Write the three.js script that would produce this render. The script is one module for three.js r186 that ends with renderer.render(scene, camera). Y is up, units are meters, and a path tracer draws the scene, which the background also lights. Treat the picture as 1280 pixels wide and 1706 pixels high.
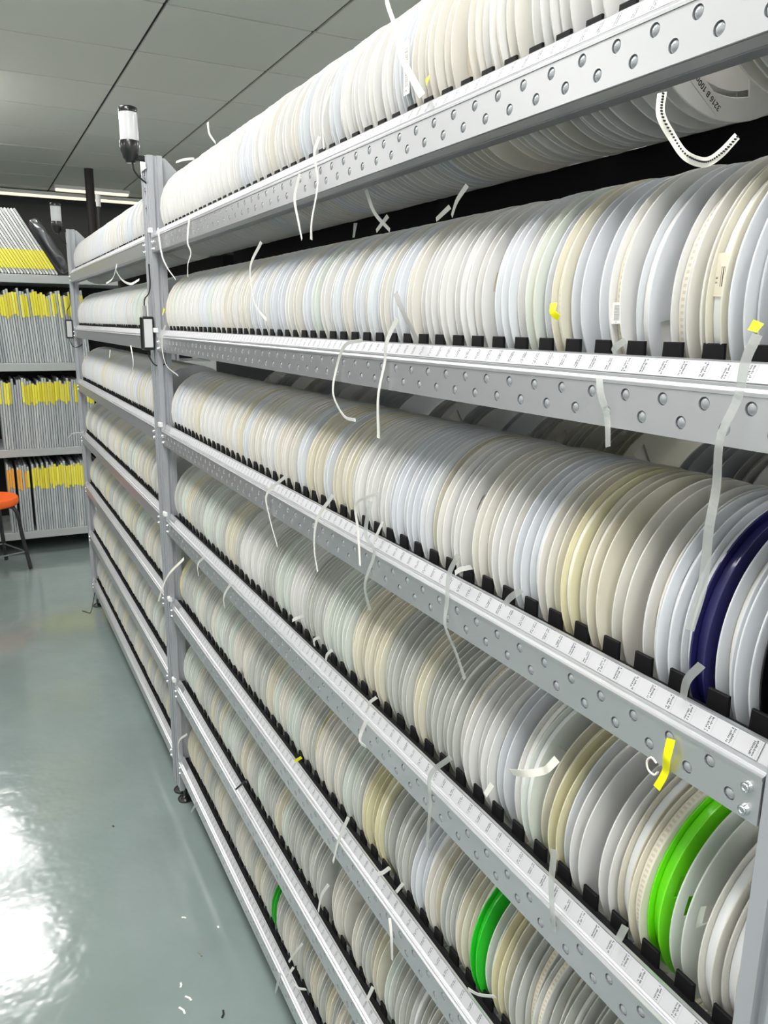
import * as THREE from 'three';
import { RoundedBoxGeometry } from 'three/addons/geometries/RoundedBoxGeometry.js';
import { mergeGeometries } from 'three/addons/utils/BufferGeometryUtils.js';
import { RectAreaLightUniformsLib } from 'three/addons/lights/RectAreaLightUniformsLib.js';

// ------------------------------------------------------------------ camera, light, exposure
RectAreaLightUniformsLib.init();
const scene = new THREE.Scene();
scene.background = new THREE.Color(0x000000);
const camera = new THREE.PerspectiveCamera(THREE.MathUtils.radToDeg(2 * Math.atan(853 / 1322.95)), 1280 / 1706, 0.02, 60);
camera.position.set(-0.4239, 1.3721, 0);
camera.rotation.set(-0.231813, -0.474325, 0.012542, 'YXZ');
scene.add(camera);
camera.updateMatrixWorld(true);
const renderer = new THREE.WebGLRenderer({ antialias: true });
renderer.toneMapping = THREE.LinearToneMapping;
renderer.toneMappingExposure = 0.9;
renderer.shadowMap.enabled = true;
const PANEL_LIGHT = 12.5, PANEL_GLOW = 14, STRIP_LIGHT = 9, STRIP_GLOW = 1.1;
const LAMP_COLOUR = 0xfffcfa, STRIP_COLOUR = 0xfff0cf;
const PANEL_CENTRES = [-6.053, -4.853, -2.453, -1.253, -0.053, 1.147];   // z of the unseen ceiling panels over the aisle
const PANEL_X = -0.552, SIDE_COLUMNS = [-2.952, 2.448], SIDE_CENTRES = [[-6.053, -3.653, -1.253, 1.147], [-4.853, -2.453, -0.653, 1.147]];   // further unseen panels, placed to brighten the ceiling and the rear reels

// ------------------------------------------------------------------ helpers
let seed = 12345;
const rnd = () => { seed = (seed + 0x6d2b79f5) | 0; let t = Math.imul(seed ^ (seed >>> 15), 1 | seed); t = (t + Math.imul(t ^ (t >>> 7), 61 | t)) ^ t; return ((t ^ (t >>> 14)) >>> 0) / 4294967296; };
const ran = (a, b) => a + (b - a) * rnd();
const pick = (a) => a[Math.floor(rnd() * a.length)];
const used = new Map();
function numbered(name) { const n = used.get(name) || 0; used.set(name, n + 1); return n ? `${name}_${String(n).padStart(3, '0')}` : name; }
function part(parent, name, geo, mat, x = 0, y = 0, z = 0) {
  const m = new THREE.Mesh(geo, mat); m.name = name; m.position.set(x, y, z); m.castShadow = m.receiveShadow = true; parent.add(m); return m;
}
function thing(name, label, category, pos = [0, 0, 0], group) {
  const o = new THREE.Group(); o.name = numbered(name); o.position.set(...pos); o.userData = { label, category }; if (group) o.userData.group = group; scene.add(o); return o;
}
function structure(name, geo, mat, pos = [0, 0, 0]) {
  const m = new THREE.Mesh(geo, mat); m.name = name; m.position.set(...pos); m.userData = { kind: 'structure' }; m.receiveShadow = true; scene.add(m); return m;
}
const box = (w, h, d, x = 0, y = 0, z = 0) => new THREE.BoxGeometry(w, h, d).translate(x, y, z);
const rbox = (w, h, d, r, x = 0, y = 0, z = 0) => new RoundedBoxGeometry(w, h, d, 1, r).translate(x, y, z);
const merge = (list) => mergeGeometries(list.map((g) => { const q = g.index ? g.toNonIndexed() : g; for (const k of Object.keys(q.attributes)) if (!['position', 'normal', 'uv'].includes(k)) q.deleteAttribute(k); return q; }));
// closed xy outline swept along z from z0 down to z1
function sweepZ(pts, z0, z1) { const s = new THREE.Shape(pts.map(([x, y]) => new THREE.Vector2(x, y))); return new THREE.ExtrudeGeometry(s, { depth: z0 - z1, bevelEnabled: false }).translate(0, 0, z1); }
const std = (o) => new THREE.MeshStandardMaterial(o), phys = (o) => new THREE.MeshPhysicalMaterial(o);
function dataTexture(w, h, fn, srgb) {
  const d = new Uint8Array(w * h * 4);
  for (let y = 0; y < h; y++) for (let x = 0; x < w; x++) { const c = fn(x, y); const i = (y * w + x) * 4; d[i] = c[0]; d[i + 1] = c[1]; d[i + 2] = c[2]; d[i + 3] = 255; }
  const t = new THREE.DataTexture(d, w, h); t.magFilter = THREE.LinearFilter; t.minFilter = THREE.LinearFilter; t.wrapS = t.wrapT = THREE.RepeatWrapping; if (srgb) t.colorSpace = THREE.SRGBColorSpace; t.needsUpdate = true; return t;
}
// tileable value noise on an n x n lattice
function lattice(n) { const a = new Float32Array(n * n); for (let i = 0; i < n * n; i++) a[i] = rnd(); return (u, v) => { const x = u * n, y = v * n, x0 = Math.floor(x), y0 = Math.floor(y), sx = x - x0, sy = y - y0, s = (t) => t * t * (3 - 2 * t), g = (i, j) => a[((j % n) + n) % n * n + ((i % n) + n) % n]; const fx = s(sx), fy = s(sy); return (g(x0, y0) * (1 - fx) + g(x0 + 1, y0) * fx) * (1 - fy) + (g(x0, y0 + 1) * (1 - fx) + g(x0 + 1, y0 + 1) * fx) * fy; }; }
function canvasTexture(w, h, draw) { const c = document.createElement('canvas'); c.width = w; c.height = h; draw(c.getContext('2d')); const t = new THREE.CanvasTexture(c); t.colorSpace = THREE.SRGBColorSpace; t.wrapS = t.wrapT = THREE.RepeatWrapping; return t; }

// ------------------------------------------------------------------ materials
const N1 = lattice(8), N2 = lattice(32), N3 = lattice(96), N4 = lattice(6);
const brushed = dataTexture(64, 512, (x, y) => { const v = 118 + 60 * (N3(0.1, y / 512) - 0.5) + 26 * (N2(x / 64, y / 512) - 0.5); return [v, v, v]; });
const M = {
  rail: std({ color: 0xd6d7da, metalness: 0.86, roughness: 0.36, roughnessMap: null, bumpMap: brushed, bumpScale: 0.00004 }),
  post: std({ color: 0xb9bcc1, metalness: 0.35, roughness: 0.4 }),
  dullMetal: std({ color: 0x8c8f92, metalness: 0.7, roughness: 0.45 }),
  shiny: std({ color: 0xd8dadc, metalness: 1, roughness: 0.18 }),
  black: std({ color: 0x101114, roughness: 0.55 }),
  blackGloss: phys({ color: 0x0a0a0c, roughness: 0.3, clearcoat: 0.5, clearcoatRoughness: 0.15 }),
  comb: phys({ color: 0x0a0a0c, roughness: 0.7, specularIntensity: 0.5 }),
  lens: phys({ color: 0x9a9ea2, roughness: 0.3, clearcoat: 0.6, clearcoatRoughness: 0.1 }),
  clear: phys({ color: 0xf2f4f2, roughness: 0.5, transmission: 0.85, thickness: 0, clearcoat: 0.6, clearcoatRoughness: 0.2, side: THREE.DoubleSide }),
  whiteTape: phys({ color: 0xf4f3ee, roughness: 0.85, transmission: 0.25, thickness: 0, side: THREE.DoubleSide }),
  paperTape: std({ color: 0xf1efe4, roughness: 0.7, side: THREE.DoubleSide }),
  greyTape: std({ color: 0x9c9c9a, roughness: 0.5, side: THREE.DoubleSide }),
  yellowTape: std({ color: 0xf2f000, roughness: 0.5, side: THREE.DoubleSide }),
  whitePlastic: std({ color: 0xefefec, roughness: 0.5 }),
};
// reel plastics: [material colour, spoken tone]
const TONES = { cool: [0xeef1f4, 'cool white'], white: [0xf2f2f0, 'white'], ivory: [0xf1efe8, 'ivory'], cream: [0xeeebdc, 'cream'], green: [0xebf0ea, 'mint white'], yellow: [0xeeeacb, 'yellowed'], grey: [0xdddfda, 'greyish'], blue: [0x1c1a58, 'dark blue'], lime: [0x78ee10, 'lime green'], emerald: [0x22c524, 'bright green'], black: [0x0c0b0d, 'black'] };
const reelMaterial = {};
for (const k of Object.keys(TONES)) { const dark = ['blue', 'black', 'lime', 'emerald'].includes(k); reelMaterial[k] = phys({ color: TONES[k][0], roughness: dark ? 0.45 : 1, transmission: dark ? 0 : 0.33, thickness: 0, clearcoat: dark ? 0.6 : 0.35, clearcoatRoughness: dark ? 0.15 : 0.35 }); }
const instanceReel = phys({ color: 0xffffff, roughness: 1, transmission: 0.33, thickness: 0, clearcoat: 0.35, clearcoatRoughness: 0.35 });
const tapePrint = canvasTexture(256, 32, (g) => { g.fillStyle = '#ffffff'; g.fillRect(0, 0, 256, 32); g.fillStyle = '#a8a294'; for (let i = 0; i < 16; i++) { g.beginPath(); g.arc(8 + i * 16, 7, 2.6, 0, 7); g.fill(); } g.fillStyle = '#ebe6da'; for (let i = 0; i < 16; i++) g.fillRect(4 + i * 16, 14, 8, 12); });
tapePrint.repeat.set(8, 1);
const tapeMaterial = [0xf4f2ea, 0xeee9dc, 0xe4dcc8, 0xeceeef, 0xf6f4f0].map((c, i) => std({ color: c, roughness: 0.6, map: i === 2 || i === 1 ? tapePrint : null }));
const instanceTape = std({ color: 0xefece2, roughness: 0.6 });
// ------------------------------------------------------------------ the room
const CEIL = 2.535, X0 = -4.452, X1 = 3.348, Z0 = -8.753, Z1 = 2.047;
const rippleNormal = (() => {   // orange peel of the floor coating, as a bump map
  const h = (x, y) => 0.62 * N2(x / 512, y / 512) + 0.25 * N3(x / 512, y / 512) + 0.5 * N1(x / 512, y / 512);
  return dataTexture(512, 512, (x, y) => { const v = Math.min(255, 185 * h(x, y)); return [v, v, v]; });
})();
const floorColour = dataTexture(512, 512, (x, y) => {
  const n = N4(x / 512, y / 512) * 0.6 + N2(x / 512, y / 512) * 0.3 + N3(x / 512, y / 512) * 0.1, k = 0.93 + 0.12 * n;
  return [136 * k, 150 * k, 148 * k];
}, true);
floorColour.repeat.set(0.33, 0.33); rippleNormal.repeat.set(0.9, 0.9);
const floorGeo = new THREE.BoxGeometry(X1 - X0, 0.1, Z1 - Z0);
{ const uv = floorGeo.attributes.uv, p = floorGeo.attributes.position; for (let i = 0; i < uv.count; i++) uv.setXY(i, p.getX(i), p.getZ(i)); }
const floor = structure('floor', floorGeo, phys({ map: floorColour, roughness: 0.15, bumpMap: rippleNormal, bumpScale: 0.0016, clearcoat: 0.5, clearcoatRoughness: 0.1 }), [(X0 + X1) / 2, -0.05, (Z0 + Z1) / 2]);
const wallLight = std({ color: 0xf0f1f0, roughness: 0.8 }), wallDark = std({ color: 0x34383b, roughness: 0.7 });
structure('wall_far', box(X1 - X0 + 0.3, CEIL + 0.3, 0.12), wallDark, [(X0 + X1) / 2, CEIL / 2, Z0 - 0.06]);
structure('wall_back', box(X1 - X0 + 0.3, CEIL + 0.3, 0.12), wallLight, [(X0 + X1) / 2, CEIL / 2, Z1 + 0.06]);
structure('unseen_wall_left', box(0.12, CEIL + 0.3, Z1 - Z0), wallLight, [X0 - 0.06, CEIL / 2, (Z0 + Z1) / 2]);  // out of view, kept pale to bounce light and show in the rails
structure('unseen_wall_right', box(0.12, CEIL + 0.3, Z1 - Z0), wallLight, [X1 + 0.06, CEIL / 2, (Z0 + Z1) / 2]);  // out of view, kept pale to bounce light onto the rear reels
// ceiling: slab with dark joints, every tile its own piece
const ceiling = structure('ceiling', box(X1 - X0, 0.1, Z1 - Z0, 0, 0.05), std({ color: 0x4c504d, roughness: 0.8 }), [(X0 + X1) / 2, CEIL + 0.008, (Z0 + Z1) / 2]);
const tileMaterials = [0xebebe2, 0xe8e9e0, 0xedede5].map((c) => std({ color: c, roughness: 0.75 }));
const tileGeo = new RoundedBoxGeometry(0.587, 0.012, 0.585, 1, 0.003);
for (let i = -8; i < 5; i++) for (let j = -9; j < 9; j++) {
  const cx = 0.348 + 0.6 * i + 0.3, cz = -3.353 + 0.6 * j + 0.3;
  if (cx < X0 + 0.28 || cx > X1 - 0.25 || cz < Z0 + 0.25 || cz > Z1 - 0.25) continue;
  if (Math.abs(cx - PANEL_X) < 0.1 && PANEL_CENTRES.some((z) => Math.abs(z - cz) < 0.1)) continue;
  if (SIDE_COLUMNS.some((x, c) => Math.abs(x - cx) < 0.1 && SIDE_CENTRES[c].some((z) => Math.abs(z - cz) < 0.1))) continue;
  const t = part(ceiling, 'ceiling_tile', tileGeo, pick(tileMaterials), cx - ceiling.position.x, -0.006, cz - ceiling.position.z); t.castShadow = false;
}
// dark round column and the slim pole beside it near the far wall
const column = structure('column', new THREE.CylinderGeometry(0.034, 0.034, CEIL, 20), std({ color: 0x2a2320, roughness: 0.6 }), [0.53, CEIL / 2, -7.0]);

// ceiling panels out of view, placed to light racks, floor and ceiling (each a glowing mesh and a light of the same size)
function unseenPanelLight(x, z, where) {
  const t = thing('unseen_ceiling_light', `unseen square ceiling panel light, ${where}`, 'ceiling light', [x, CEIL, z]);
  part(t, 'frame', merge([box(0.596, 0.012, 0.02, 0, 0, 0.288), box(0.596, 0.012, 0.02, 0, 0, -0.288), box(0.086, 0.012, 0.556, 0.255), box(0.086, 0.012, 0.556, -0.255)]), M.whitePlastic);
  part(t, 'diffuser', box(0.424, 0.04, 0.556, 0, -0.018), std({ color: 0xffffff, emissive: LAMP_COLOUR, emissiveIntensity: PANEL_GLOW, roughness: 0.6 }));  // stands proud so its glowing sides brighten the ceiling tiles
  const l = new THREE.RectAreaLight(LAMP_COLOUR, PANEL_LIGHT, 0.424, 0.556); l.position.set(0, -0.042, 0); l.rotation.x = -Math.PI / 2; t.add(l);
}
const ABOVE = ['farthest down the aisle', 'second from the far end of the aisle', 'above the end of the near rack', 'above the middle of the near rack', 'straight above the camera', 'behind the camera'];
PANEL_CENTRES.forEach((z, i) => unseenPanelLight(PANEL_X, z, ABOVE[i]));
SIDE_COLUMNS.forEach((x, c) => SIDE_CENTRES[c].forEach((z, i) => unseenPanelLight(x, z, `${['fifth', 'fourth', 'third', 'second', 'first'][i]} of the row over the ${['open floor beside the aisle', 'passage behind the racks'][c]}`)));
function stripLight(label, x0, x1, y, z) {
  const t = thing('strip_light', label, 'strip light', [(x0 + x1) / 2, y, z]), L = x1 - x0;
  part(t, 'housing', rbox(L, 0.03, 0.09, 0.006, 0, 0.0), M.whitePlastic);
  part(t, 'diffuser', rbox(L - 0.02, 0.024, 0.06, 0.008, 0, -0.022), std({ color: 0xffffff, emissive: STRIP_COLOUR, emissiveIntensity: STRIP_GLOW, roughness: 0.5 }));
  const l = new THREE.RectAreaLight(STRIP_COLOUR, STRIP_LIGHT, L - 0.02, 0.06); l.position.set(0, -0.036, 0); l.rotation.x = -Math.PI / 2; t.add(l);
}
stripLight('long warm white strip light running along the top of the far dark wall', -1.8, 1.75, CEIL - 0.03, -8.35);
stripLight('short warm white strip light on the ceiling, behind the dark column', 0.36, 1.0, CEIL - 0.02, -7.95);

// scraps on the floor
const scrapPlaces = [[-0.145, -1.405, 0.02, 0, 'longest white sliver of tape on the floor beside the near rack'], [-0.163, -1.38, 0.024, 0, 'curved white sliver of tape on the floor, nearest to the camera'], [-0.152, -1.445, 0.014, 0, 'short white sliver of tape on the floor above the curved one'], [-0.1, -1.64, 0.012, 0, 'tiny white tape scrap on the floor close to the rack'], [-0.194, -2.077, 0.008, 1, 'lone tiny black scrap out in the middle of the floor'], [-0.093, -1.512, 0.016, 2, 'pale brown paper scrap on the floor by the rack'], [-0.036, -1.574, 0.008, 0, 'white speck of tape right under the bottom rail'], [-0.092, -1.334, 0.02, 1, 'thin dark thread on the floor near the bottom of the picture']];
for (const [x, z, l, c, label] of scrapPlaces) {
  const t = thing('floor_scrap', label, 'scrap', [x, 0.001, z]);
  const g = merge([box(0.004, 0.0012, l * 0.55, 0, 0, -l * 0.25).rotateY(0.25), box(0.004, 0.0012, l * 0.5, 0, 0.0004, l * 0.22).rotateY(-0.2)]);
  part(t, 'sliver', g, [M.whitePlastic, M.black, std({ color: 0x8b8478, roughness: 0.8 })][c]).rotation.y = ran(-0.6, 0.9);
}
// ------------------------------------------------------------------ reel racks
const P = 0.24, RAIL7 = 0.0989, railY = (r) => RAIL7 + (7 - r) * P;         // lower edge of rail r (1 = top)
const NEAR = { z0: -0.2924, z1: -2.102 }, FAR = { z0: -2.192, z1: -3.93 };
const PITCH = 0.018, FIRST = -0.3153, SLOTS = 98, slotZ = (i) => FIRST - PITCH * i;
const LENS_R = 0.0046, lensY = (i) => (i % 2 ? 0.0254 : 0.011);
const profile = [[0.0022, 0.0005], [0.0022, 0.0322], [-0.0008, 0.0328], [-0.0008, 0.0352], [0.0018, 0.0358], [0.0026, 0.0372], [0.0036, 0.0374], [0.0034, 0.0394], [0.0058, 0.0402], [0.0124, 0.0518], [0.0122, 0.0532], [0.0148, 0.0534], [0.0148, 0.0506], [0.0076, 0.0382], [0.0045, 0.0342], [0.0045, 0.0026], [0.02, 0.0026], [0.02, 0], [0.0022, 0]];
function railGeometry(z0, z1, holes) {
  const list = [sweepZ(profile, z0, z1)], L = z0 - z1;
  const s = new THREE.Shape([new THREE.Vector2(0, 0), new THREE.Vector2(L, 0), new THREE.Vector2(L, 0.0325), new THREE.Vector2(0, 0.0325)]);
  if (holes) for (let i = 0; i < SLOTS; i++) { const h = new THREE.Path(); h.absarc(z0 - slotZ(i), lensY(i), LENS_R, 0, Math.PI * 2, true); s.holes.push(h); }
  list.push(new THREE.ExtrudeGeometry(s, { depth: 0.0022, bevelEnabled: false, curveSegments: 9 }).rotateY(Math.PI / 2).translate(0, 0, z0));
  if (holes) { list[0] = sweepZ(profile.map(([x, y]) => [x < 0.003 && y < 0.0323 ? 0.0034 : x, y]), z0, z1); }
  return merge(list);
}
// paper location labels behind the clear channel: white slips with a small column of printed characters at each slot
const labelPrint = canvasTexture(2048, 128, (g) => {
  g.fillStyle = '#b9babd'; g.fillRect(0, 0, 2048, 128);
  for (let i = 0; i < 16; i++) {
    const x = i * 128; g.fillStyle = '#9c9ea2'; g.fillRect(x, 0, 2, 128);
    g.fillStyle = '#2e3035'; for (let k = 0; k < 11; k++) for (let c = 0; c < 2; c++) if (rnd() < 0.85) g.fillRect(x + 88 + c * 16 + ran(0, 2), 12 + k * 9.5, ran(6, 12), ran(4, 7));
  }
});
const paperMaterial = std({ map: labelPrint, roughness: 0.6 });
function labelStripGeometry(z0, z1) {   // thin slip lying on the slanted face of the rail
  const L = z0 - z1, len = Math.hypot(0.0066, 0.0116), g = new THREE.BoxGeometry(L, len, 0.0005);
  const uv = g.attributes.uv, p = g.attributes.position, n = g.attributes.normal;
  for (let i = 0; i < uv.count; i++) if (n.getZ(i) > 0.5) uv.setXY(i, (p.getX(i) + L / 2) / (PITCH * 16), p.getY(i) / len + 0.5);
  return g.rotateY(-Math.PI / 2).rotateZ(-Math.atan2(0.0066, 0.0116)).translate(0.0058 + 0.0033 - 0.0005, 0.0402 + 0.0058 + 0.0003, (z0 + z1) / 2);
}
const lensGeo = new THREE.SphereGeometry(LENS_R * 1.02, 14, 6, 0, Math.PI * 2, 0, Math.PI * 0.5).scale(1, 0.75, 1).rotateZ(Math.PI / 2).translate(0.0032, 0, 0);
const screwGeo = merge([new THREE.CylinderGeometry(0.0036, 0.0042, 0.003, 14).rotateZ(Math.PI / 2).translate(-0.0015, 0, 0), new THREE.TorusGeometry(0.0022, 0.0009, 6, 12).rotateY(Math.PI / 2).translate(-0.003, 0, 0)]);
const blockGeo = (() => { const s = new THREE.Shape([[-0.0088, 0], [0.0088, 0], [0.0082, 0.0145], [-0.0082, 0.0145]].map((a) => new THREE.Vector2(...a))); return new THREE.ExtrudeGeometry(s, { depth: 0.0022, bevelEnabled: true, bevelThickness: 0.0006, bevelSize: 0.0006, bevelSegments: 1 }).rotateY(-Math.PI / 2).translate(0.0262, 0.0485, 0); })();
const postShape = (() => { const a = 0.0175, s = 0.005, d = 0.008, pts = [];  // square extrusion with a groove in each face
  for (let k = 0; k < 4; k++) for (const [x, y] of [[-a, -a], [-s, -a], [-s, -a + d], [s, -a + d], [s, -a], [a - 0.001, -a]]) { const c = Math.round(Math.cos(k * Math.PI / 2)), n = Math.round(Math.sin(k * Math.PI / 2)); pts.push([x * c - y * n, x * n + y * c]); }
  return pts; })();
const POST_TOP = 1.765, POST_FOOT = 0.04;
const postGeo = sweepZ(postShape, POST_TOP - POST_FOOT, 0).rotateX(-Math.PI / 2).translate(0, POST_FOOT, 0);
const footGeo = new THREE.LatheGeometry([[0.0, 0], [0.022, 0], [0.023, 0.004], [0.018, 0.01], [0.008, 0.014], [0.006, 0.016], [0.006, 0.04], [0.0, 0.04]].map((a) => new THREE.Vector2(...a)), 18);
const DEPTH = 0.47;
function gusset() { const s = new THREE.Shape([[0.0355, 1.763], [0.045, 1.763], [0.105, 1.705], [0.105, 1.66], [0.0355, 1.66]].map((a) => new THREE.Vector2(...a))); return new THREE.ExtrudeGeometry(s, { depth: 0.004, bevelEnabled: false }); }

function rack(label, span, posts, near) {
  const t = thing('reel_rack', label, 'rack', [0, 0, 0]);
  for (const [x, z] of posts) { const p = part(t, 'post', postGeo, M.post, x, 0, z); part(p, 'levelling_foot', footGeo, M.blackGloss); }
  for (const z of [posts[0][1], posts[1][1]]) { part(t, 'corner_brace', gusset(), M.post, 0, 0, z - 0.002); part(t, 'end_bar', box(DEPTH - 0.072, 0.03, 0.03, DEPTH / 2, POST_TOP - 0.1), M.post, 0, 0, z); part(t, 'end_bar', box(DEPTH - 0.072, 0.03, 0.03, DEPTH / 2, 0.1), M.post, 0, 0, z); }
  const rg = railGeometry(span.z0, span.z1, near), lg = labelStripGeometry(span.z0 - (near ? 0.01 : 0.01), span.z1 + 0.07);
  const L = span.z0 - span.z1, mid = (span.z0 + span.z1) / 2;
  const combGeo = merge([rbox(0.0115, 0.036, L - 0.01, 0.001, 0.02125, 0.0305, mid), box(0.06, 0.034, L - 0.01, 0.235, -0.005, mid), box(0.03, 0.02, L - 0.01, DEPTH - 0.03, -0.002, mid)]);
  const channelGeo = rbox(0.0165, 0.01, L - 0.004, 0.002, 0.0322, 0.0055, mid);
  const backGeo = box(0.006, 0.05, L, DEPTH, 0.025, mid);
  // lenses: the 300 that show largest are built one by one, the others as one part
  const perRail = near ? [46, 50, 48, 44, 44, 38, 30] : null, restLens = [], restBlocks = [];
  for (let r = 1; r <= 7; r++) {
    const y = railY(r), rail = part(t, 'rail', rg, M.rail, 0, y, 0);
    part(rail, 'label_strip', lg, paperMaterial);
    for (const dz of [0.0098, L - 0.012]) for (const sy of [0.0237, 0.0072]) part(rail, 'screw', screwGeo, M.shiny, -0.0001, sy, span.z0 - dz);
    part(t, 'support_channel', channelGeo, M.dullMetal, 0, y, 0);
    part(t, 'back_rail', backGeo, M.rail, 0, y, 0);
    const comb = part(t, 'slot_comb', combGeo, M.comb, 0, y, 0);
    if (near) {
      const first = [4, 1, 0, 0, 4, 17, 32][r - 1], n = perRail[r - 1];
      for (let i = 0; i < SLOTS; i++) (i >= first && i < first + n) ? part(rail, 'led_lens', lensGeo, M.lens, 0, lensY(i), slotZ(i)) : restLens.push([0, y + lensY(i), slotZ(i)]);
      for (let i = 0; i < SLOTS; i += 2) (r <= 6) ? part(comb, 'divider_block', blockGeo, M.comb, 0, 0, slotZ(i)) : restBlocks.push([0, y, slotZ(i)]);
    } else for (let i = 0; i < 96; i += 2) restBlocks.push([0, y, span.z0 - 0.023 - PITCH * i]);
  }
  const many = (name, geo, mat, list) => { const im = new THREE.InstancedMesh(geo, mat, list.length); im.name = name; im.userData = { kind: 'stuff' }; const m = new THREE.Matrix4(); list.forEach((p, i) => im.setMatrixAt(i, m.makeTranslation(...p))); t.add(im); };
  if (restLens.length) many('led_lenses', lensGeo, M.lens, restLens);
  many('divider_blocks', blockGeo, M.comb, restBlocks);
  return t;
}
const nearRack = rack('near seven-tier aluminium reel rack with silver rails, grey lamp lenses and black slot combs', NEAR, [[0.0175, -0.273], [0.0175, -2.1205], [DEPTH - 0.0175, -0.273], [DEPTH - 0.0175, -2.1205]], true);
const farRack = rack('second aluminium reel rack standing behind the near one down the aisle', FAR, [[0.0175, -2.1735], [0.0175, -3.948], [DEPTH - 0.0175, -2.1735], [DEPTH - 0.0175, -3.948]], false);
// zinc plate that joins the two racks at the top of their posts
const plate = thing('joining_plate', 'shiny zinc plate joining the posts of the two racks at the top', 'plate', [0, 0, 0]);
part(plate, 'plate', merge([box(0.003, 0.16, 0.022, 0.004, 1.685, -2.1465), box(0.003, 0.03, 0.06, -0.0018, 1.75, -2.147)]), M.shiny);
for (const y of [1.72, 1.69, 1.65]) part(plate, 'bolt', new THREE.CylinderGeometry(0.005, 0.005, 0.006, 6).rotateZ(Math.PI / 2), M.shiny, 0, y, -2.1465);
for (let r = 1; r <= 6; r++) part(nearRack, 'end_cap', rbox(0.01, 0.012, 0.02, 0.002), M.whitePlastic, -0.001, railY(r) + 0.052, -2.108);

// signal lamps on the posts
const lampShell = phys({ color: 0xeff1f2, roughness: 0.55, transmission: 0.35, thickness: 0, clearcoat: 0.9, clearcoatRoughness: 0.08 });
function lathe(pts, n = 28) { return new THREE.LatheGeometry(pts.map((a) => new THREE.Vector2(...a)), n); }
function tube(pts, r, n = 24, s = 7) { return new THREE.TubeGeometry(new THREE.CatmullRomCurve3(pts.map((a) => new THREE.Vector3(...a))), n, r, s); }
function signalLamp(label, z) {
  const t = thing('signal_lamp', label, 'signal lamp', [-0.034, 1.748, z]);
  part(t, 'base', lathe([[0, 0], [0.011, 0], [0.0125, 0.006], [0.017, 0.01], [0.019, 0.02], [0.0225, 0.026], [0.0235, 0.034], [0.0235, 0.049], [0.0205, 0.05], [0, 0.05]]), M.blackGloss);
  part(t, 'shade', lathe([[0.0212, 0.049], [0.0218, 0.06], [0.0218, 0.108], [0.0212, 0.115]]), lampShell);
  part(t, 'core', lathe([[0, 0.05], [0.012, 0.05], [0.012, 0.112], [0, 0.112]], 16), std({ color: 0xd4d6d6, roughness: 0.35 }));
  part(t, 'cap', lathe([[0.0216, 0.112], [0.0222, 0.114], [0.0222, 0.123], [0.018, 0.1255], [0, 0.1255]]), M.blackGloss);
  part(t, 'bracket', merge([rbox(0.035, 0.012, 0.018, 0.002, 0.03, 0.012), rbox(0.004, 0.03, 0.02, 0.001, 0.039, 0.0)]), M.black);
  part(t, 'cable', tube([[0.004, 0.0, 0.003], [0.006, -0.016, 0.004], [0.018, -0.032, 0.005], [0.036, -0.045, 0.004], [0.045, -0.05, 0.0]], 0.0022), M.black);
}
signalLamp('cylindrical white signal lamp with black base and cap, on the post between the two racks', -2.135);
signalLamp('smaller looking white signal lamp on the far end post of the second rack', -3.96);
// slim dark pole with a white head beyond the racks
{ const t = thing('slim_pole', 'slim dark pole with a white head, close beside the dark column', 'pole', [0.5, 0, -6.4]); part(t, 'shaft', lathe([[0.0, 0], [0.06, 0], [0.06, 0.01], [0.013, 0.02], [0.013, 2.18], [0, 2.18]], 14), std({ color: 0x241f1e, roughness: 0.5 })); part(t, 'head', lathe([[0, 2.18], [0.017, 2.18], [0.017, 2.26], [0.012, 2.265], [0, 2.265]], 14), M.whitePlastic); }

// power adapters hanging on the posts
function adapter(label, pos, mirror) {
  const t = thing('power_adapter', label, 'adapter', pos);
  part(t, 'case', rbox(0.03, 0.084, 0.036, 0.004), M.blackGloss);
  const rim = part(t, 'sticker', rbox(0.021, 0.07, 0.001, 0.0004, -0.0005, 0, 0.0182), std({ color: 0xd5d7d8, roughness: 0.5 })); rim.name = 'sticker';
  part(t, 'plug', merge([new THREE.CylinderGeometry(0.005, 0.006, 0.026, 12).translate(-0.004, 0.055, 0)]), M.greyTape);
  part(t, 'cable', merge([tube([[-0.004, 0.066, 0], [-0.002, 0.085, 0.001], [0.008, 0.098, 0.003], [0.012, 0.115, 0.004], [0.012, 0.17, 0.006]], 0.0018), tube([[-0.002, -0.041, 0], [0.002, -0.06, 0.002], [0.014, -0.08, 0.012], [0.034, -0.078, 0.024], [0.05, -0.068, 0.02]], 0.0018)]), M.black);
}
adapter('black power adapter with a grey sticker strapped to the post between the two racks', [-0.0172, 1.343, -2.132]);
adapter('small looking black power adapter on the far end post of the second rack', [-0.0172, 1.335, -3.948]);
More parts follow.
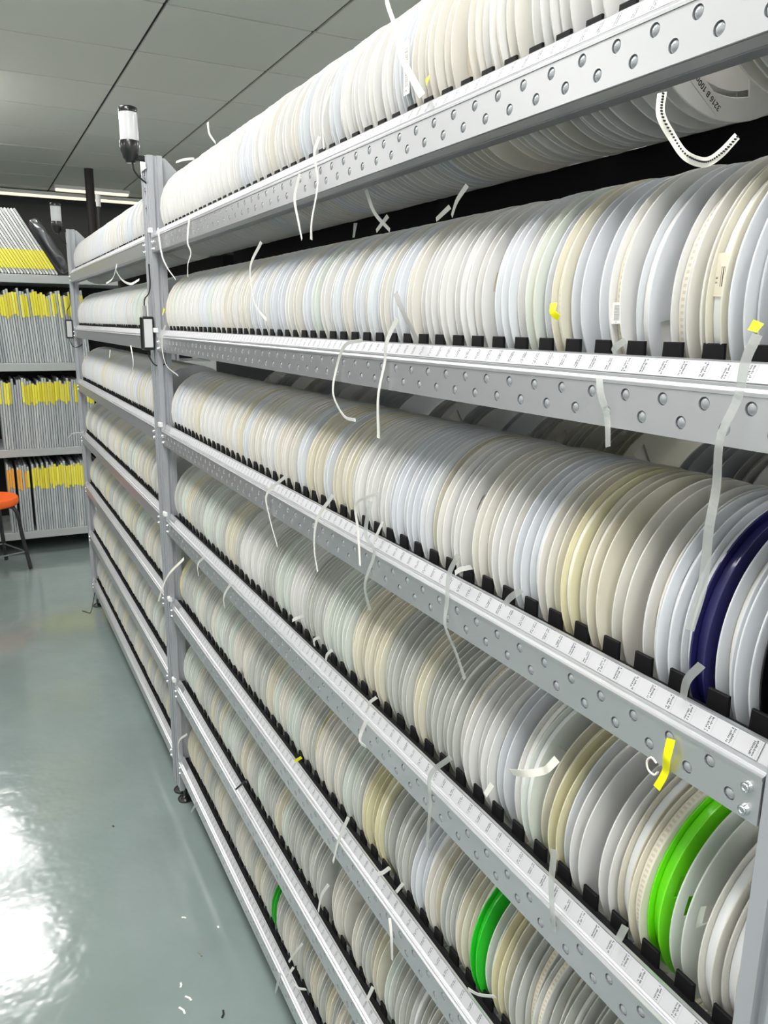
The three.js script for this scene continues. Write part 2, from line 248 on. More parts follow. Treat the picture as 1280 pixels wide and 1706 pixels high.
// ------------------------------------------------------------------ tape reels
const R = 0.102, FLANGE = 0.0016, WIDE = 0.0135;
function flangeGeometry(kind, seg) {
  const s = new THREE.Shape(); s.absarc(0, 0, R - 0.0005, 0, Math.PI * 2, false);
  const hole = (f) => { const h = new THREE.Path(); f(h); s.holes.push(h); };
  hole((h) => h.absarc(0, 0, 0.0076, 0, Math.PI * 2, true));
  const kidney = (a0, a1, r0, r1) => hole((h) => { h.absarc(0, 0, r1, a1, a0, true); h.absarc(0, 0, r0, a0, a1, false); h.closePath(); });
  if (kind === 0) for (let k = 0; k < 3; k++) kidney(k * 2.094, k * 2.094 + 1.25, 0.04, 0.072);
  if (kind === 1) for (let k = 0; k < 2; k++) kidney(k * 3.1416, k * 3.1416 + 0.6, 0.05, 0.083);
  if (kind === 2) for (let k = 0; k < 3; k++) kidney(k * 2.094, k * 2.094 + 0.22, 0.038, 0.09);
  if (kind === 3) for (let k = 0; k < 4; k++) kidney(k * 1.5708, k * 1.5708 + 0.95, 0.055, 0.085);
  const g = new THREE.ExtrudeGeometry(s, { depth: FLANGE - 0.0008, curveSegments: seg, bevelEnabled: true, bevelThickness: 0.0004, bevelSize: 0.0005, bevelSegments: 1 });
  return g.translate(0, R, -(FLANGE - 0.0008) / 2);
}
const flangeGeos = [0, 1, 2, 3].map((k) => flangeGeometry(k, 40)), flangeLow = flangeGeometry(1, 14);
const hubGeo = new THREE.CylinderGeometry(0.026, 0.026, WIDE - 2 * FLANGE, 24, 1, true).rotateX(Math.PI / 2).translate(0, R, 0);
const tapeRadii = [0.08, 0.09, 0.096];
const tapeGeos = tapeRadii.map((r) => {
  const side = () => { const g = new THREE.RingGeometry(0.027, r, 44); g.attributes.uv.array.fill(0.01); return g; };
  return merge([new THREE.CylinderGeometry(r, r, 0.0092, 44, 1, true).rotateX(Math.PI / 2), side().translate(0, 0, 0.0046), side().rotateY(Math.PI).translate(0, 0, -0.0046)]).translate(0, R, 0);
});
const tapeLow = new THREE.CylinderGeometry(0.09, 0.09, 0.0095, 22).rotateX(Math.PI / 2).translate(0, R, 0);
const twoFlanges = merge([flangeLow.clone().translate(0, 0, (WIDE - FLANGE) / 2), flangeLow.clone().translate(0, 0, -(WIDE - FLANGE) / 2)]);

const rowY = (r) => railY(r) + 0.096 - R;      // underside of the reels of row r
const rowAdjust = { 1: [0.003, 0.0005, 1.04], 3: [0.002, -0.008, 1] };
const MIX = { 1: ['white', 'white', 'white', 'ivory', 'cool', 'white'], 2: ['white', 'white', 'cool', 'ivory', 'white', 'green', 'cool'], 3: ['white', 'cool', 'white', 'ivory', 'cool', 'white', 'cream'], 4: ['white', 'grey', 'cream', 'green', 'ivory', 'grey', 'grey'], 5: ['grey', 'cream', 'green', 'grey', 'grey', 'ivory', 'yellow'], 6: ['grey', 'grey', 'cream', 'green', 'ivory'], 7: ['grey', 'grey', 'cream', 'ivory', 'grey'] };
const FIXED = { '3:0': 'black', '3:1': 'cool', '3:2': 'cool', '3:3': 'blue', '3:4': 'cool', '3:5': 'cool', '3:6': 'white', '3:8': 'ivory', '3:9': 'cream', '3:10': 'cream', '3:11': 'yellow', '3:12': 'cream', '3:14': 'cool', '3:15': 'cool', '4:4': 'lime', '4:5': 'cream', '4:6': 'cream', '4:2': 'green', '4:1': 'ivory', '4:0': 'ivory', '4:10': 'cool', '4:11': 'yellow', '4:12': 'cream', '4:16': 'cool', '5:17': 'emerald', '5:16': 'green', '5:15': 'yellow', '5:14': 'cream', '5:24': 'cool', '5:25': 'cool', '7:57': 'emerald', '2:14': 'cool', '2:13': 'cream', '2:2': 'cool', '2:3': 'cool', '2:4': 'cream', '2:5': 'ivory', '2:10': 'cool' };
const EMPTY = new Set(['2:7', '2:68', '1:7', '1:8', '1:9', '1:13', '1:41', '1:17', '1:22', '2:19', '4:3', '3:7', '4:8', '4:15', '6:36', '6:37', '6:41', '6:42', '3:20', '5:29']);
// where every reel of a rack stands and how it leans; groups of reels lean together
function layRow(z0, n, r, key) {
  const out = []; let lean = ran(-0.02, 0.02), yaw = ran(-0.03, 0.03), left = Math.floor(ran(4, 14)), tone = pick(MIX[r]);
  for (let i = 0; i < n; i++) {
    if (left-- <= 0) { lean = ran(0.01, 0.055); yaw = ran(-0.034, 0.034); left = Math.floor(ran(2, 11)); } else { lean -= ran(0.002, 0.012); yaw += ran(-0.007, 0.007); }
    if (rnd() < 0.62) tone = pick(MIX[r]);
    const k = `${key}${r}:${i}`; const skip = rnd() < (key === 'b' ? 0.52 : key === '' && r === 1 && i < 34 ? 0.2 : key === '' && r === 2 && i < 18 ? 0.08 : 0.015) && !FIXED[k] && k !== '1:10' || EMPTY.has(k), jx = ran(-0.0015, 0.0015), jz = ran(-0.0014, 0.0014), spin = ran(0, 6.28), kind = Math.floor(ran(0, 4)), tr = Math.floor(ran(0, 3)), tm = Math.floor(ran(0, 5));
    if (skip) continue;
    out.push({ i, r, tone: FIXED[k] || tone, x: 0.1205 + (i % 2 || k === '2:4' || k === '1:28' ? 0 : 0.006) + jx, z: z0 - PITCH * i + jz - (key === 'b' ? -1 : 1) * 0.085 * Math.sin(yaw) + 0.055 * lean + (k === '4:4' ? -0.004 : k === '4:2' ? -0.015 : k === '3:3' ? -0.003 : 0), lean, yaw, spin, kind, tr, tm });
  }
  return out;
}
const ORD = ['zeroth', 'first', 'second', 'third', 'fourth', 'fifth', 'sixth', 'seventh', 'eighth', 'ninth', 'tenth', 'eleventh', 'twelfth', 'thirteenth', 'fourteenth', 'fifteenth', 'sixteenth', 'seventeenth', 'eighteenth', 'nineteenth', 'twentieth'];
const TENS = { 2: 'twenty', 3: 'thirty', 4: 'forty', 5: 'fifty', 6: 'sixty' }, TENTH = { 3: 'thirtieth', 4: 'fortieth', 5: 'fiftieth', 6: 'sixtieth' };
const ordinal = (n) => n <= 20 ? ORD[n] : n % 10 ? `${TENS[Math.floor(n / 10)]}-${ORD[n % 10]}` : TENTH[n / 10];
const SHELF = { 1: 'top shelf', 2: 'second shelf', 3: 'third shelf', 4: 'fourth shelf', 5: 'fifth shelf', 6: 'sixth shelf', 7: 'bottom shelf' };
const barcode = (w, h, fn) => canvasTexture(w, h, fn);
const barcodeLong = barcode(64, 320, (g) => { g.fillStyle = '#f4f3ef'; g.fillRect(0, 0, 64, 320); g.fillStyle = '#555'; let y = 40; while (y < 270) { const b = ran(1.5, 6); g.fillRect(14, y, 36, b); y += b + ran(2, 6); } g.fillRect(24, 290, 12, 8); });
const barcodeShort = barcode(128, 256, (g) => { g.fillStyle = '#e9e2cf'; g.fillRect(0, 0, 128, 256); g.fillStyle = '#37342f'; let x = 52; for (const b of [5, 9, 4, 7]) { g.fillRect(x, 80, b, 116); x += b + 9; } g.save(); g.translate(26, 180); g.rotate(-Math.PI / 2); g.font = 'bold 24px sans-serif'; g.fillText('5  B', 0, 0); g.restore(); });
const reelWords = barcode(512, 128, (g) => { g.fillStyle = '#f2f1ee'; g.fillRect(0, 0, 512, 128); g.fillStyle = '#2c2a26'; g.font = 'bold 76px sans-serif'; g.fillText('3216 B 100nF', 8, 90, 490); });

const pool = [];
for (let r = 1; r <= 7; r++) pool.push(...layRow(FIRST, SLOTS, r, ''));
// the size at which each reel shows: the picture distance between neighbours
const view = (x, y, z) => new THREE.Vector3(x, y, z).project(camera);
for (const p of pool) {
  const a = view(0.01, rowY(p.r) + R, p.z), b = view(0.01, rowY(p.r) + R, p.z - PITCH);
  const seen = [[0.01, R], [0.03, R + 0.06], [0.03, R - 0.06], [0.11, 2 * R]].some(([x, y]) => { const q = view(x, rowY(p.r) + y, p.z); return Math.abs(q.x) < 1 && Math.abs(q.y) < 1; });
  p.size = seen ? Math.abs(a.x - b.x) : 0;
}
const SINGLE = 280;
const limit = pool.map((p) => p.size).sort((a, b) => b - a)[SINGLE];
const rest = [], hubMaterial = std({ color: 0xe3e0d6, roughness: 0.6 });
function placeReel(o, p, scale = 1) { o.rotation.order = 'YXZ'; o.rotation.set(-p.lean, p.yaw, 0); o.scale.setScalar(scale); }
const rowCount = {}, anchorCount = {};
function anchorOf(r) { return { 3: ['blue', 'dark blue'], 4: ['lime', 'lime green'], 5: ['emerald', 'bright green'] }[r]; }
for (const p of pool) {
  if (p.size <= limit) { rest.push(p); continue; }
  const [dx, dy, sc] = rowAdjust[p.r] || [0, 0, 1], n = rowCount[p.r] = (rowCount[p.r] || 0) + 1, an = anchorOf(p.r);
  const tone = TONES[p.tone][1]; let label;
  if (an && p.tone === an[0]) label = `${an[1]} plastic reel, the only one of its colour on the ${SHELF[p.r]}`;
  else if (p.tone === 'black') label = 'black plastic reel at the near end of the third shelf, before the pale reels';
  else if (an && anchorCount[p.r] !== undefined) label = `${tone} reel on the ${SHELF[p.r]}, ${ordinal(++anchorCount[p.r])} beyond the ${an[1]} one`;
  else if (an) { const before = pool.filter((q) => q.r === p.r && q.size > limit && q.i > p.i && q.i <= pool.find((s) => s.r === p.r && s.tone === an[0]).i).length; label = `${tone} reel on the ${SHELF[p.r]}, ${ordinal(before)} nearer than the ${an[1]} one`; }
  else label = `${tone} reel on the ${SHELF[p.r]}, ${ordinal(n)} in view from its near end`;
  if (an && p.tone === an[0]) anchorCount[p.r] = 0;
  const t = thing('tape_reel', label, 'reel', [p.x + dx, rowY(p.r) + dy, p.z], `tape reels on the ${SHELF[p.r]} of the near rack`);
  placeReel(t, p, sc);
  const m = reelMaterial[p.tone], spin = (o, a) => { o.rotation.z = a; o.position.set(R * Math.sin(a), R - R * Math.cos(a), o.position.z); };
  const dark = p.tone === 'black' || p.tone === 'blue';
  spin(part(t, 'flange', flangeGeos[p.kind], m, 0, 0, (WIDE - FLANGE) / 2), p.spin);
  spin(part(t, 'flange', flangeGeos[p.kind], m, 0, 0, -(WIDE - FLANGE) / 2), p.spin);
  part(t, 'hub', hubGeo, dark ? m : hubMaterial);
  spin(part(t, 'tape_roll', tapeGeos[an && p.tone === an[0] ? 2 : dark ? 0 : p.tr], an && p.tone === an[0] ? m : dark ? M.black : tapeMaterial[p.tm]), p.spin);
  if (p.r === 1 && p.i === 28) part(t, 'barcode_label', new RoundedBoxGeometry(0.0007, 0.05, 0.0125, 1, 0.0003), std({ map: barcodeLong, roughness: 0.6 }), -R - 0.0006, R - 0.002, 0.002);
  if (p.r === 2 && p.i === 4) part(t, 'barcode_label', new THREE.BoxGeometry(0.0007, 0.028, 0.0112), std({ map: barcodeShort, roughness: 0.6 }), -0.0965, R + 0.012, 0);
  if (p.r === 2 && p.i === 9) part(t, 'barcode_label', new THREE.BoxGeometry(0.0007, 0.016, 0.0105), std({ map: barcodeLong, roughness: 0.6 }), -0.0985, R - 0.012, 0);
  if (p.r === 1 && p.i === 10) { const w = part(t, 'printed_label', new THREE.BoxGeometry(0.04, 0.01, 0.00015), phys({ map: reelWords, roughness: 1, transmission: 0.33, thickness: 0 }), -0.024, R - 0.084, WIDE / 2 + 0.0002); w.rotation.z = 2.566; }
}
// reels of the rear side that show in the gap above the third shelf
const backRows = [1, 2, 3].map((r) => layRow(FIRST, SLOTS, r, 'b'));
let nb = 0;
for (const p of backRows[2]) if (p.i >= 3 && nb < 20) {
  p.taken = true; nb++;
  const t = thing('tape_reel', `${TONES[p.tone][1]} rear-row reel above the third shelf, ${ordinal(nb)} from the near end`, 'reel', [DEPTH - p.x, rowY(3), p.z], 'tape reels of the rear row above the third shelf');
  placeReel(t, p);
  const m = reelMaterial[p.tone];
  part(t, 'flange', flangeGeos[p.kind], m, 0, 0, (WIDE - FLANGE) / 2); part(t, 'flange', flangeGeos[p.kind], m, 0, 0, -(WIDE - FLANGE) / 2);
  part(t, 'hub', hubGeo, hubMaterial); part(t, 'tape_roll', tapeGeos[p.tr], tapeMaterial[p.tm]);
}
// all the others: one object
{
  const list = rest.map((p) => { const [dx, dy, sc] = rowAdjust[p.r] || [0, 0, 1]; return { p, x: p.x + dx, y: rowY(p.r) + dy, sc }; });
  for (const row of backRows) for (const p of row) if (!p.taken) list.push({ p, x: DEPTH - p.x, y: rowY(p.r), sc: 1 });
  for (let r = 1; r <= 7; r++) for (const p of layRow(FAR.z0 - 0.023, 95, r, 'f')) list.push({ p: { ...p, tone: p.tone }, x: p.x, y: rowY(r), sc: 1 });
  const heap = new THREE.Group(); heap.name = 'tape_reels'; heap.userData = { kind: 'stuff', label: 'rows of pale tape reels farther down the shelves of both racks', category: 'reels' }; scene.add(heap);
  const fl = new THREE.InstancedMesh(twoFlanges, instanceReel, list.length), ta = new THREE.InstancedMesh(tapeLow, instanceTape, list.length);
  fl.name = 'flange'; ta.name = 'tape_roll'; fl.castShadow = fl.receiveShadow = ta.castShadow = ta.receiveShadow = true;
  const o = new THREE.Object3D(), c = new THREE.Color();
  list.forEach((q, i) => { o.position.set(q.x, q.y, q.p.z); placeReel(o, q.p, q.sc); o.updateMatrix(); fl.setMatrixAt(i, o.matrix); ta.setMatrixAt(i, o.matrix); fl.setColorAt(i, c.set(TONES[q.p.tone][0])); });
  heap.add(fl); heap.add(ta);
}
// ------------------------------------------------------------------ loose tape ends hanging from the reels: [look, rail, x, width in mm, [y, z] points]
const STRIPS = [
['p', 1, -0.004, 7, [[1.7174,-0.8262],[1.6998,-0.823],[1.6741,-0.8114],[1.6406,-0.7906],[1.6099,-0.7666],[1.5911,-0.7439]]],
['w', 1, 0.0, 5, [[1.5891,-1.0093],[1.6276,-1.0049],[1.6562,-0.9855]]],
['w', 1, -0.006, 6, [[1.6032,-1.0086],[1.5858,-1.0189],[1.5501,-1.0156],[1.5018,-1.031],[1.4814,-1.04]]],
['w', 1, -0.006, 5, [[1.5696,-1.0792],[1.5399,-1.0916],[1.508,-1.0859],[1.4836,-1.0663]]],
['w', 1, -0.005, 6, [[1.5758,-1.703],[1.5312,-1.7112],[1.5104,-1.6997],[1.489,-1.7164],[1.4648,-1.736]]],
['w', 1, -0.008, 5, [[1.5855,-1.9925],[1.5193,-1.9452],[1.4956,-1.9187],[1.4626,-1.8207]]],
['w', 2, -0.002, 6, [[1.4962,-1.2594],[1.4618,-1.3081],[1.4312,-1.3152],[1.3997,-1.2865],[1.3769,-1.2414]]],
['w', 2, -0.006, 6, [[1.3784,-0.7911],[1.3516,-0.8104],[1.3306,-0.8195],[1.2924,-0.8291],[1.2414,-0.8335]]],
['g', 2, -0.004, 6, [[1.406,-0.8004],[1.3853,-0.7757],[1.3553,-0.7473]]],
['w', 2, -0.006, 5, [[1.3533,-0.88],[1.3465,-0.922],[1.319,-0.9549],[1.2843,-0.9609],[1.2577,-0.9346],[1.2564,-0.8907]]],
['c', 2, -0.002, 5, [[1.363,-0.4448],[1.3586,-0.4504],[1.3541,-0.4568]]],
['c', 2, -0.006, 5, [[1.3366,-0.4653],[1.3237,-0.4587],[1.3067,-0.4536],[1.2855,-0.4467]]],
['c', 2, -0.012, 6, [[1.3691,-0.3266],[1.3551,-0.33],[1.3316,-0.3353],[1.3065,-0.3422],[1.2738,-0.3438],[1.2484,-0.3433],[1.2075,-0.3461],[1.1759,-0.3501]]],
['c', 3, 0.004, 6, [[1.1461,-0.353],[1.1326,-0.3607],[1.1151,-0.3658]]],
['y', 3, -0.005, 6, [[1.0859,-0.3645],[1.072,-0.3639],[1.0579,-0.3667],[1.0442,-0.3702]]],
['w', 3, -0.006, 6, [[1.139,-1.1563],[1.0892,-1.2429],[1.0581,-1.2388],[1.0163,-1.1906]]],
['w', 3, -0.006, 6, [[1.1461,-0.9688],[1.0971,-1.0219],[1.0497,-1.0375],[1.0236,-1.0187]]],
['w', 3, -0.008, 4, [[1.1768,-0.828],[1.1495,-0.885],[1.1175,-0.8847],[1.0741,-0.8717]]],
['c', 3, -0.006, 6, [[1.1609,-0.8547],[1.1156,-0.859],[1.1015,-0.8418],[1.0497,-0.8614],[1.0199,-0.8522]]],
['w', 3, -0.003, 4, [[1.1413,-0.8259],[1.1142,-0.8415]]],
['c', 3, -0.006, 5, [[1.147,-0.6511],[1.1241,-0.6624],[1.0904,-0.6699],[1.066,-0.6673],[1.0428,-0.6504],[1.0221,-0.6261]]],
['c', 3, 0.0, 6, [[1.1389,-0.5534],[1.1283,-0.565],[1.1172,-0.5774]]],
['w', 3, 0.0, 6, [[1.1374,-0.6354],[1.1312,-0.6505],[1.1224,-0.6655]]],
['w', 4, 0.0, 6, [[0.9259,-1.1024],[0.9139,-1.1253],[0.9012,-1.1503]]],
['w', 4, 0.0, 5, [[0.9146,-1.0352],[0.9053,-1.0496],[0.8933,-1.0557]]],
['w', 4, 0.0, 5, [[0.913,-0.9876],[0.9018,-0.9987],[0.8874,-1.0113]]],
['w', 4, 0.0, 5, [[0.903,-0.8429],[0.8899,-0.8568],[0.8773,-0.8674]]],
['c', 4, -0.004, 6, [[0.9176,-0.655],[0.8743,-0.6926],[0.8383,-0.6956],[0.7796,-0.6948]]],
['w', 4, -0.006, 6, [[0.8634,-0.8611],[0.8275,-0.8732],[0.8243,-0.8605]]],
['c', 4, -0.003, 6, [[0.918,-0.4812],[0.8833,-0.4787],[0.8385,-0.4744]]],
['c', 4, 0.003, 6, [[0.9005,-0.3973],[0.8844,-0.401]]],
['p', 3, 0.0, 7, [[1.0023,-0.4897],[0.9902,-0.4969],[0.981,-0.5071],[0.9686,-0.5264],[0.9543,-0.5535]]],
['w', 4, 0.0, 7, [[0.9243,-0.5836],[0.9092,-0.5899]]],
['w', 5, 0.0, 6, [[0.6742,-0.93],[0.6183,-0.9581],[0.5606,-0.9868]]],
['w', 5, 0.0, 6, [[0.6799,-0.7992],[0.6643,-0.8126],[0.6481,-0.8318]]],
['w', 5, 0.0, 5, [[0.6828,-0.762],[0.6614,-0.7751]]],
['w', 5, 0.0, 5, [[0.6896,-0.5597],[0.6711,-0.5849],[0.6557,-0.6087]]],
['w', 4, -0.004, 6, [[0.8634,-1.694],[0.8281,-1.7498],[0.7991,-1.7579]]],
['w', 4, -0.004, 6, [[0.8639,-1.4898],[0.817,-1.5372],[0.7931,-1.5419]]],
['p', 5, -0.012, 8, [[0.8136,-1.8653],[0.7059,-2.068],[0.5911,-2.2182]]],
['w', 6, -0.003, 6, [[0.5139,-0.998],[0.4819,-1.0179],[0.4322,-1.0415]]],
['w', 5, -0.003, 5, [[0.6099,-0.7913],[0.5924,-0.7805],[0.5514,-0.7826]]],
['w', 6, 0.0, 6, [[0.4533,-0.8446],[0.42,-0.8577]]],
['w', 7, -0.002, 6, [[0.2169,-1.1668],[0.1899,-1.1837]]],
['c', 7, -0.006, 6, [[0.1505,-1.2321],[0.0853,-1.255]]],
['w', 7, 0.0, 5, [[0.1785,-1.1674],[0.1979,-1.136],[0.2183,-1.1088]]],
['w', 6, 0.0, 5, [[0.3029,-1.1237],[0.2545,-1.1583],[0.2018,-1.1982]]],
['w', 7, -0.004, 7, [[0.2943,-1.9636],[0.2173,-2.066],[0.1554,-2.0906]]],
['c', 7, -0.004, 6, [[0.1388,-1.88],[0.0677,-1.9471]]],
['k', 6, -0.004, 4, [[0.4608,-1.4223],[0.3963,-1.4962]]],
['w', 1, 0.04, 6, [[1.5379,-0.9671],[1.5073,-0.9367],[1.4831,-0.9003]]],
['w', 1, 0.05, 6, [[1.503,-0.9255],[1.4874,-0.9512]]],
['w', 1, 0.05, 6, [[1.5141,-0.7457],[1.5006,-0.76],[1.4869,-0.7748]]],
['w', 1, 0.05, 6, [[1.4968,-0.7791],[1.4858,-0.8025]]],
['c', 1, 0.06, 7, [[1.5067,-1.0415],[1.4879,-1.0413]]],
['d', 1, 0.0, 6, [[1.5242,-0.4314],[1.5103,-0.4281],[1.4938,-0.4182],[1.4793,-0.4013],[1.4745,-0.3896],[1.477,-0.3752],[1.4857,-0.3667]]],
['w', 1, 0.03, 6, [[1.753,-1.6644],[1.7299,-1.6455],[1.707,-1.6139]]],
['w', 1, 0.03, 6, [[1.7252,-1.9425],[1.7161,-1.8551],[1.7063,-1.7799]]],
['w', 2, -0.006, 6, [[1.3031,-2.4587],[1.2593,-2.415],[1.2297,-2.4541]]],
['w', 2, -0.006, 6, [[1.2773,-2.8562],[1.251,-2.8676]]],
['w', 4, -0.004, 6, [[0.8729,-3.8512],[0.8195,-4.2573],[0.7568,-4.5519]]],
['w', 1, -0.006, 7, [[1.5406,-2.6129],[1.5206,-2.6323],[1.5014,-2.7223],[1.4926,-2.8264]]],
['w', 1, -0.002, 8, [[1.522,-2.6575],[1.4925,-2.5477],[1.4762,-2.4319],[1.4812,-2.2751]]],
['w', 2, -0.008, 5, [[1.3639,-1.9622],[1.3347,-1.9955],[1.3007,-2.0093],[1.2713,-1.9622],[1.2523,-1.8528]]],
['y', 2, 0.006, 6, [[1.3909,-0.5385],[1.3837,-0.5355],[1.3789,-0.5312]]],
['y', 2, 0.004, 7, [[1.3765,-0.3394],[1.3708,-0.3408]]],
['y', 1, 0.008, 7, [[1.6137,-0.7599],[1.6071,-0.7548]]],
['y', 2, 0.004, 7, [[1.4034,-2.0209],[1.3893,-2.0312]]],
['y', 5, 0.0, 5, [[0.6716,-1.1175],[0.6527,-1.1404]]],
];
function ribbon(points, width, flat) {
  const curve = new THREE.CatmullRomCurve3(points), n = Math.max(8, points.length * 6), pos = [], idx = [];
  const aisle = new THREE.Vector3(-1, 0, 0.35).normalize();
  for (let i = 0; i <= n; i++) {
    const p = curve.getPoint(i / n), t = curve.getTangent(i / n), side = new THREE.Vector3().crossVectors(t, aisle).normalize().applyAxisAngle(t, 0.35 * Math.sin(i * 0.13 + width * 900)).multiplyScalar(width / 2 * (flat ? 1 : 0.85)), nn = new THREE.Vector3().crossVectors(side, t).normalize().multiplyScalar(0.00025);
    for (const [a, b] of [[-1, 1], [1, 1], [1, -1], [-1, -1]]) pos.push(p.x + side.x * a + nn.x * b, p.y + side.y * a + nn.y * b, p.z + side.z * a + nn.z * b);
    if (i < n) for (let k = 0; k < 4; k++) { const a = i * 4 + k, b = i * 4 + (k + 1) % 4; idx.push(a, b, a + 4, b, b + 4, a + 4); }
  }
  idx.push(0, 2, 1, 0, 3, 2); const e = n * 4; idx.push(e, e + 1, e + 2, e, e + 2, e + 3);
  const g = new THREE.BufferGeometry(); g.setAttribute('position', new THREE.Float32BufferAttribute(pos, 3)); g.setIndex(idx); const f = g.toNonIndexed(); f.computeVertexNormals(); return f;
}
const LOOK = { c: [M.clear, 'clear tape end'], w: [M.whiteTape, 'thin white tape end'], p: [M.paperTape, 'white paper tape end'], g: [M.greyTape, 'grey tape end'], y: [M.yellowTape, 'yellow tape end'], k: [M.black, 'black cable tie'], d: [M.paperTape, 'looped white carrier tape'] };
const RAIL = { 1: 'top rail', 2: 'second rail', 3: 'third rail', 4: 'fourth rail', 5: 'fifth rail', 6: 'sixth rail', 7: 'bottom rail' };
const stripCount = {};
STRIPS.sort((a, b) => b[4][0][1] - a[4][0][1]);
for (const [look, rail, x, w, pts] of STRIPS) {
  const far = pts[0][1] < -2.16, key = `${look}${rail}${far}`, n = stripCount[key] = (stripCount[key] || 0) + 1, mm = LOOK[look];
  const where = far ? `of the far rack` : `of the near rack`;
  const label = look === 'k' ? 'black cable tie wrapped round the sixth rail of the near rack' : `${mm[1]} at the ${RAIL[rail]} ${where}, ${ordinal(n)} from the camera`;
  const low = pts.reduce((a, b) => (b[0] < a[0] ? b : a));
  const t = thing(look === 'k' ? 'cable_tie' : 'tape_strip', label, look === 'k' ? 'cable tie' : 'tape strip', [x, low[0], low[1]]);
  const v = pts.map(([y, z], i) => new THREE.Vector3((i % 2 ? -0.0015 : 0.0015), y - low[0], z - low[1]));
  part(t, 'ribbon', ribbon(v, w / 1000, look !== 'w'), mm[0]);
  if (look === 'd') { const c = new THREE.CatmullRomCurve3(v), holes = []; for (let i = 0; i < 44; i++) { const p = c.getPoint((i + 0.5) / 44); holes.push(new THREE.CylinderGeometry(0.0006, 0.0006, 0.0016, 6).rotateZ(Math.PI / 2).translate(p.x - 0.0006, p.y, p.z + 0.0016)); } const h = part(t, 'sprocket_holes', merge(holes), M.black); h.userData.kind = 'stuff'; }
}
// hanging black wire end at the foot of the far rack
{ const t = thing('black_wire', 'thin black wire end trailing on the floor at the far rack foot', 'wire', [-0.031, 0.0015, -3.854]); part(t, 'strand', tube([[-0.03, 0, -0.05], [-0.012, 0.0004, -0.02], [0, 0.0005, 0], [0.02, 0.03, -0.04], [0.035, 0.08, -0.06]], 0.0018, 20, 6), M.black); }
// the yellow end on the third rail carries a little pale hook
{ const t = thing('tape_hook', 'small pale curled hook of tape below the yellow end on the third rail', 'tape strip', [-0.005, 1.053, -0.378]); part(t, 'curl', tube([[0, 0.009, 0.004], [0, 0.011, -0.001], [0, 0.006, -0.005], [0, 0.0, -0.003], [0, -0.001, 0.003], [0, 0.003, 0.006]], 0.0008, 20, 6), M.paperTape); }
// ------------------------------------------------------------------ the end rack with grey panels, and the stool
const shelfPaint = std({ color: 0xb4b8b8, metalness: 0.2, roughness: 0.5 }), endDark = std({ color: 0x0c0c0d, roughness: 0.8 });
const BOARDS = [1.622, 1.132, 0.638, 0.142], EZ = -5.05;
{
  const t = thing('end_rack', 'grey steel shelf unit across the far end of the aisle, full of upright panels', 'shelf', [0, 0, EZ]);
  for (const y of BOARDS) part(t, 'shelf_board', rbox(2.4, 0.046, 0.5, 0.003, -0.25, y - 0.023, -0.25), shelfPaint);
  for (const x of [-1.44, 0.94]) for (const z of [-0.02, -0.48]) part(t, 'upright', box(0.036, 1.75, 0.036, x, 0.875, z), shelfPaint);
  part(t, 'back_panel', box(2.4, 1.62, 0.012, -0.25, 0.81, -0.506), endDark);
}
const panelMaterials = [0xbac0c2, 0xc2c8ca, 0xb0b7ba, 0xc8cccc].map((c) => std({ color: c, roughness: 0.45, metalness: 0.1 }));
const noteMaterials = [0xf2e84a, 0xeadf3c, 0xf6ee6a, 0xe8dc52].map((c) => std({ color: c, roughness: 0.8 })), noteOrange = std({ color: 0xf2b04a, roughness: 0.8 });
const panelGeo = new RoundedBoxGeometry(0.0115, 1, 0.3, 1, 0.002).translate(0, 0.5, 0), noteGeo = new THREE.BoxGeometry(0.0125, 1, 0.003);
const SHELF4 = ['top', 'second', 'third', 'lowest'];
for (let s = 0; s < 3; s++) {
  let count = 0;
  for (let i = 0; i < 38; i++) {
    const x = -0.30 + i * 0.0135; if (rnd() < 0.03) continue;
    const h = (s === 0 ? 0.385 : 0.38) + ran(-0.012, 0.03), hasNote = !(s === 1 && i > 4 && i < 9) && rnd() < 0.9;
    const label = hasNote ? `slim grey panel with a yellow note, ${ordinal(++count)} from the stool side on the ${SHELF4[s + 1]} board` : `slim grey panel without any note, ${ordinal(++count)} from the stool side on the ${SHELF4[s + 1]} board`;
    const t = thing('storage_panel', label, 'panel', [x, BOARDS[s + 1] + 0.0004, EZ - 0.155 + ran(-0.006, 0.006)], `upright panels on the ${SHELF4[s + 1]} board of the end rack`);
    part(t, 'body', panelGeo, pick(panelMaterials)).scale.y = h;
    if (hasNote) { const n = part(t, 'note', noteGeo, s === 2 && i < 8 ? noteOrange : pick(noteMaterials), 0, 0.322 + ran(-0.012, 0.012), 0.1515); n.scale.y = ran(0.1, 0.135); }
    if (s === 0) { t.rotation.z = 0.06; t.position.y += 0.0006; }
  }
}
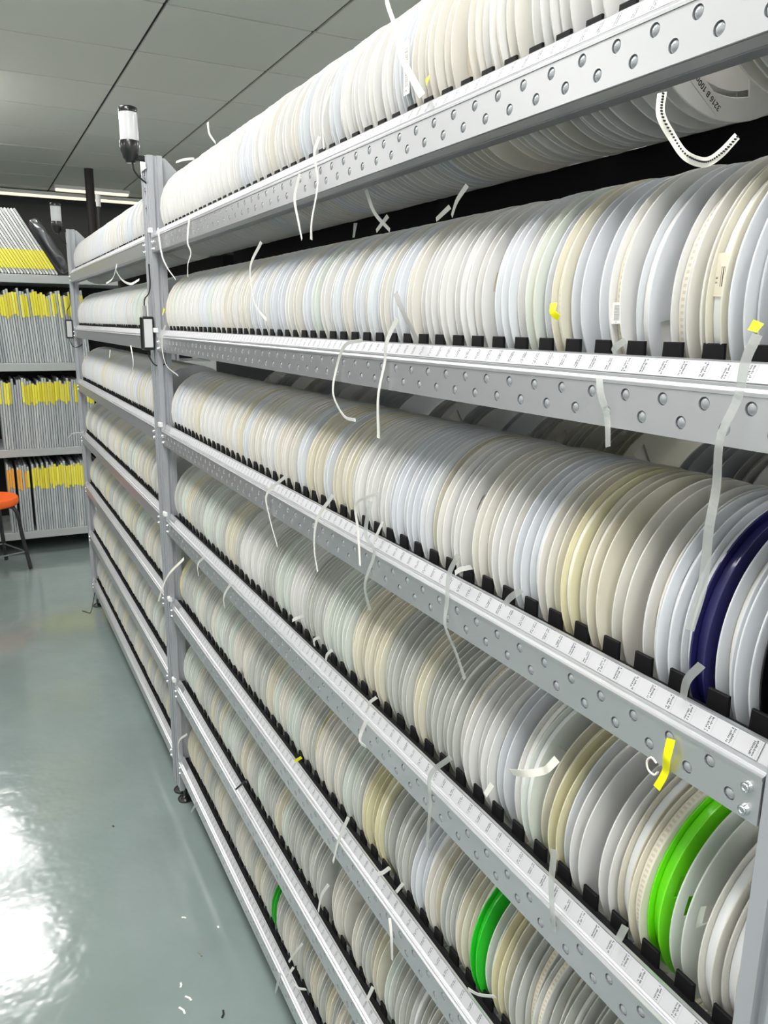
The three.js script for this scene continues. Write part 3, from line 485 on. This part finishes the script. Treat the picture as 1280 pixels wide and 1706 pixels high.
// the leaning stack on the top board
for (let i = 0; i < 22; i++) {
  const t = thing('leaning_panel', `pale leaning panel with a broad yellow note, ${ordinal(i + 1)} from the foil bag`, 'panel', [0.056 - i * 0.0165, BOARDS[0] + 0.0042, EZ - 0.155], 'leaning panels on the top board of the end rack');
  part(t, 'body', panelGeo, [panelMaterials[3], M.whitePlastic][i % 2]).scale.y = 0.395;
  const n = part(t, 'note', noteGeo, noteMaterials[i % 2 * 2], 0, 0.09, 0.1515); n.scale.y = 0.115;
  t.rotation.z = 0.52;
}
{ // dark foil bag leaning behind the panels
  const t = thing('foil_bag', 'crumpled dark silver foil bag leaning beside the pale panels on the top board', 'bag', [0.12, BOARDS[0] + 0.026, EZ - 0.16]);
  const g2 = new THREE.SphereGeometry(1, 26, 20), q = g2.attributes.position;
  for (let i = 0; i < q.count; i++) { const x = q.getX(i), y = q.getY(i), z = q.getZ(i), sq = (a, e) => Math.sign(a) * Math.pow(Math.abs(a), e); q.setXYZ(i, sq(x, 0.5) * 0.034, sq(y, 0.5) * 0.165 + 0.165, z * 0.1 + 0.024 * (N2(x * 0.2 + 0.5, y * 0.2 + 0.5) - 0.5) + 0.02 * (N3(x * 0.12 + 0.5, y * 0.12 + 0.5) - 0.5)); }
  g2.computeVertexNormals();
  const m = part(t, 'pouch', g2, std({ color: 0x77797c, metalness: 0.85, roughness: 0.28 })); m.rotation.z = 0.52; 
}
{ // stool
  const t = thing('stool', 'round stool with an orange seat and black tube legs before the end rack', 'stool', [-0.42, 0, -4.8]);
  part(t, 'seat', lathe([[0, 0.372], [0.146, 0.372], [0.154, 0.378], [0.157, 0.392], [0.155, 0.412], [0.148, 0.42], [0, 0.422]], 40), std({ color: 0xff6a1e, roughness: 0.55 }));
  const ends = []; for (let k = 0; k < 4; k++) { const a = k * Math.PI / 2 + 0.35; const c = Math.cos(a), s = Math.sin(a); ends.push([c, s]); part(t, 'leg', tube([[c * 0.06, 0.366, s * 0.06], [c * 0.125, 0.362, s * 0.125], [c * 0.146, 0.335, s * 0.146], [c * 0.165, 0.2, s * 0.165], [c * 0.195, 0.004, s * 0.195]], 0.011, 24, 10), M.blackGloss); }
  for (let k = 0; k < 4; k++) { const [a, b] = [ends[k], ends[(k + 1) % 4]]; part(t, 'stretcher', tube([[a[0] * 0.178, 0.105, a[1] * 0.178], [(a[0] + b[0]) * 0.089, 0.105, (a[1] + b[1]) * 0.089], [b[0] * 0.178, 0.105, b[1] * 0.178]], 0.0045, 8, 7), M.dullMetal); }
}
renderer.render(scene, camera);
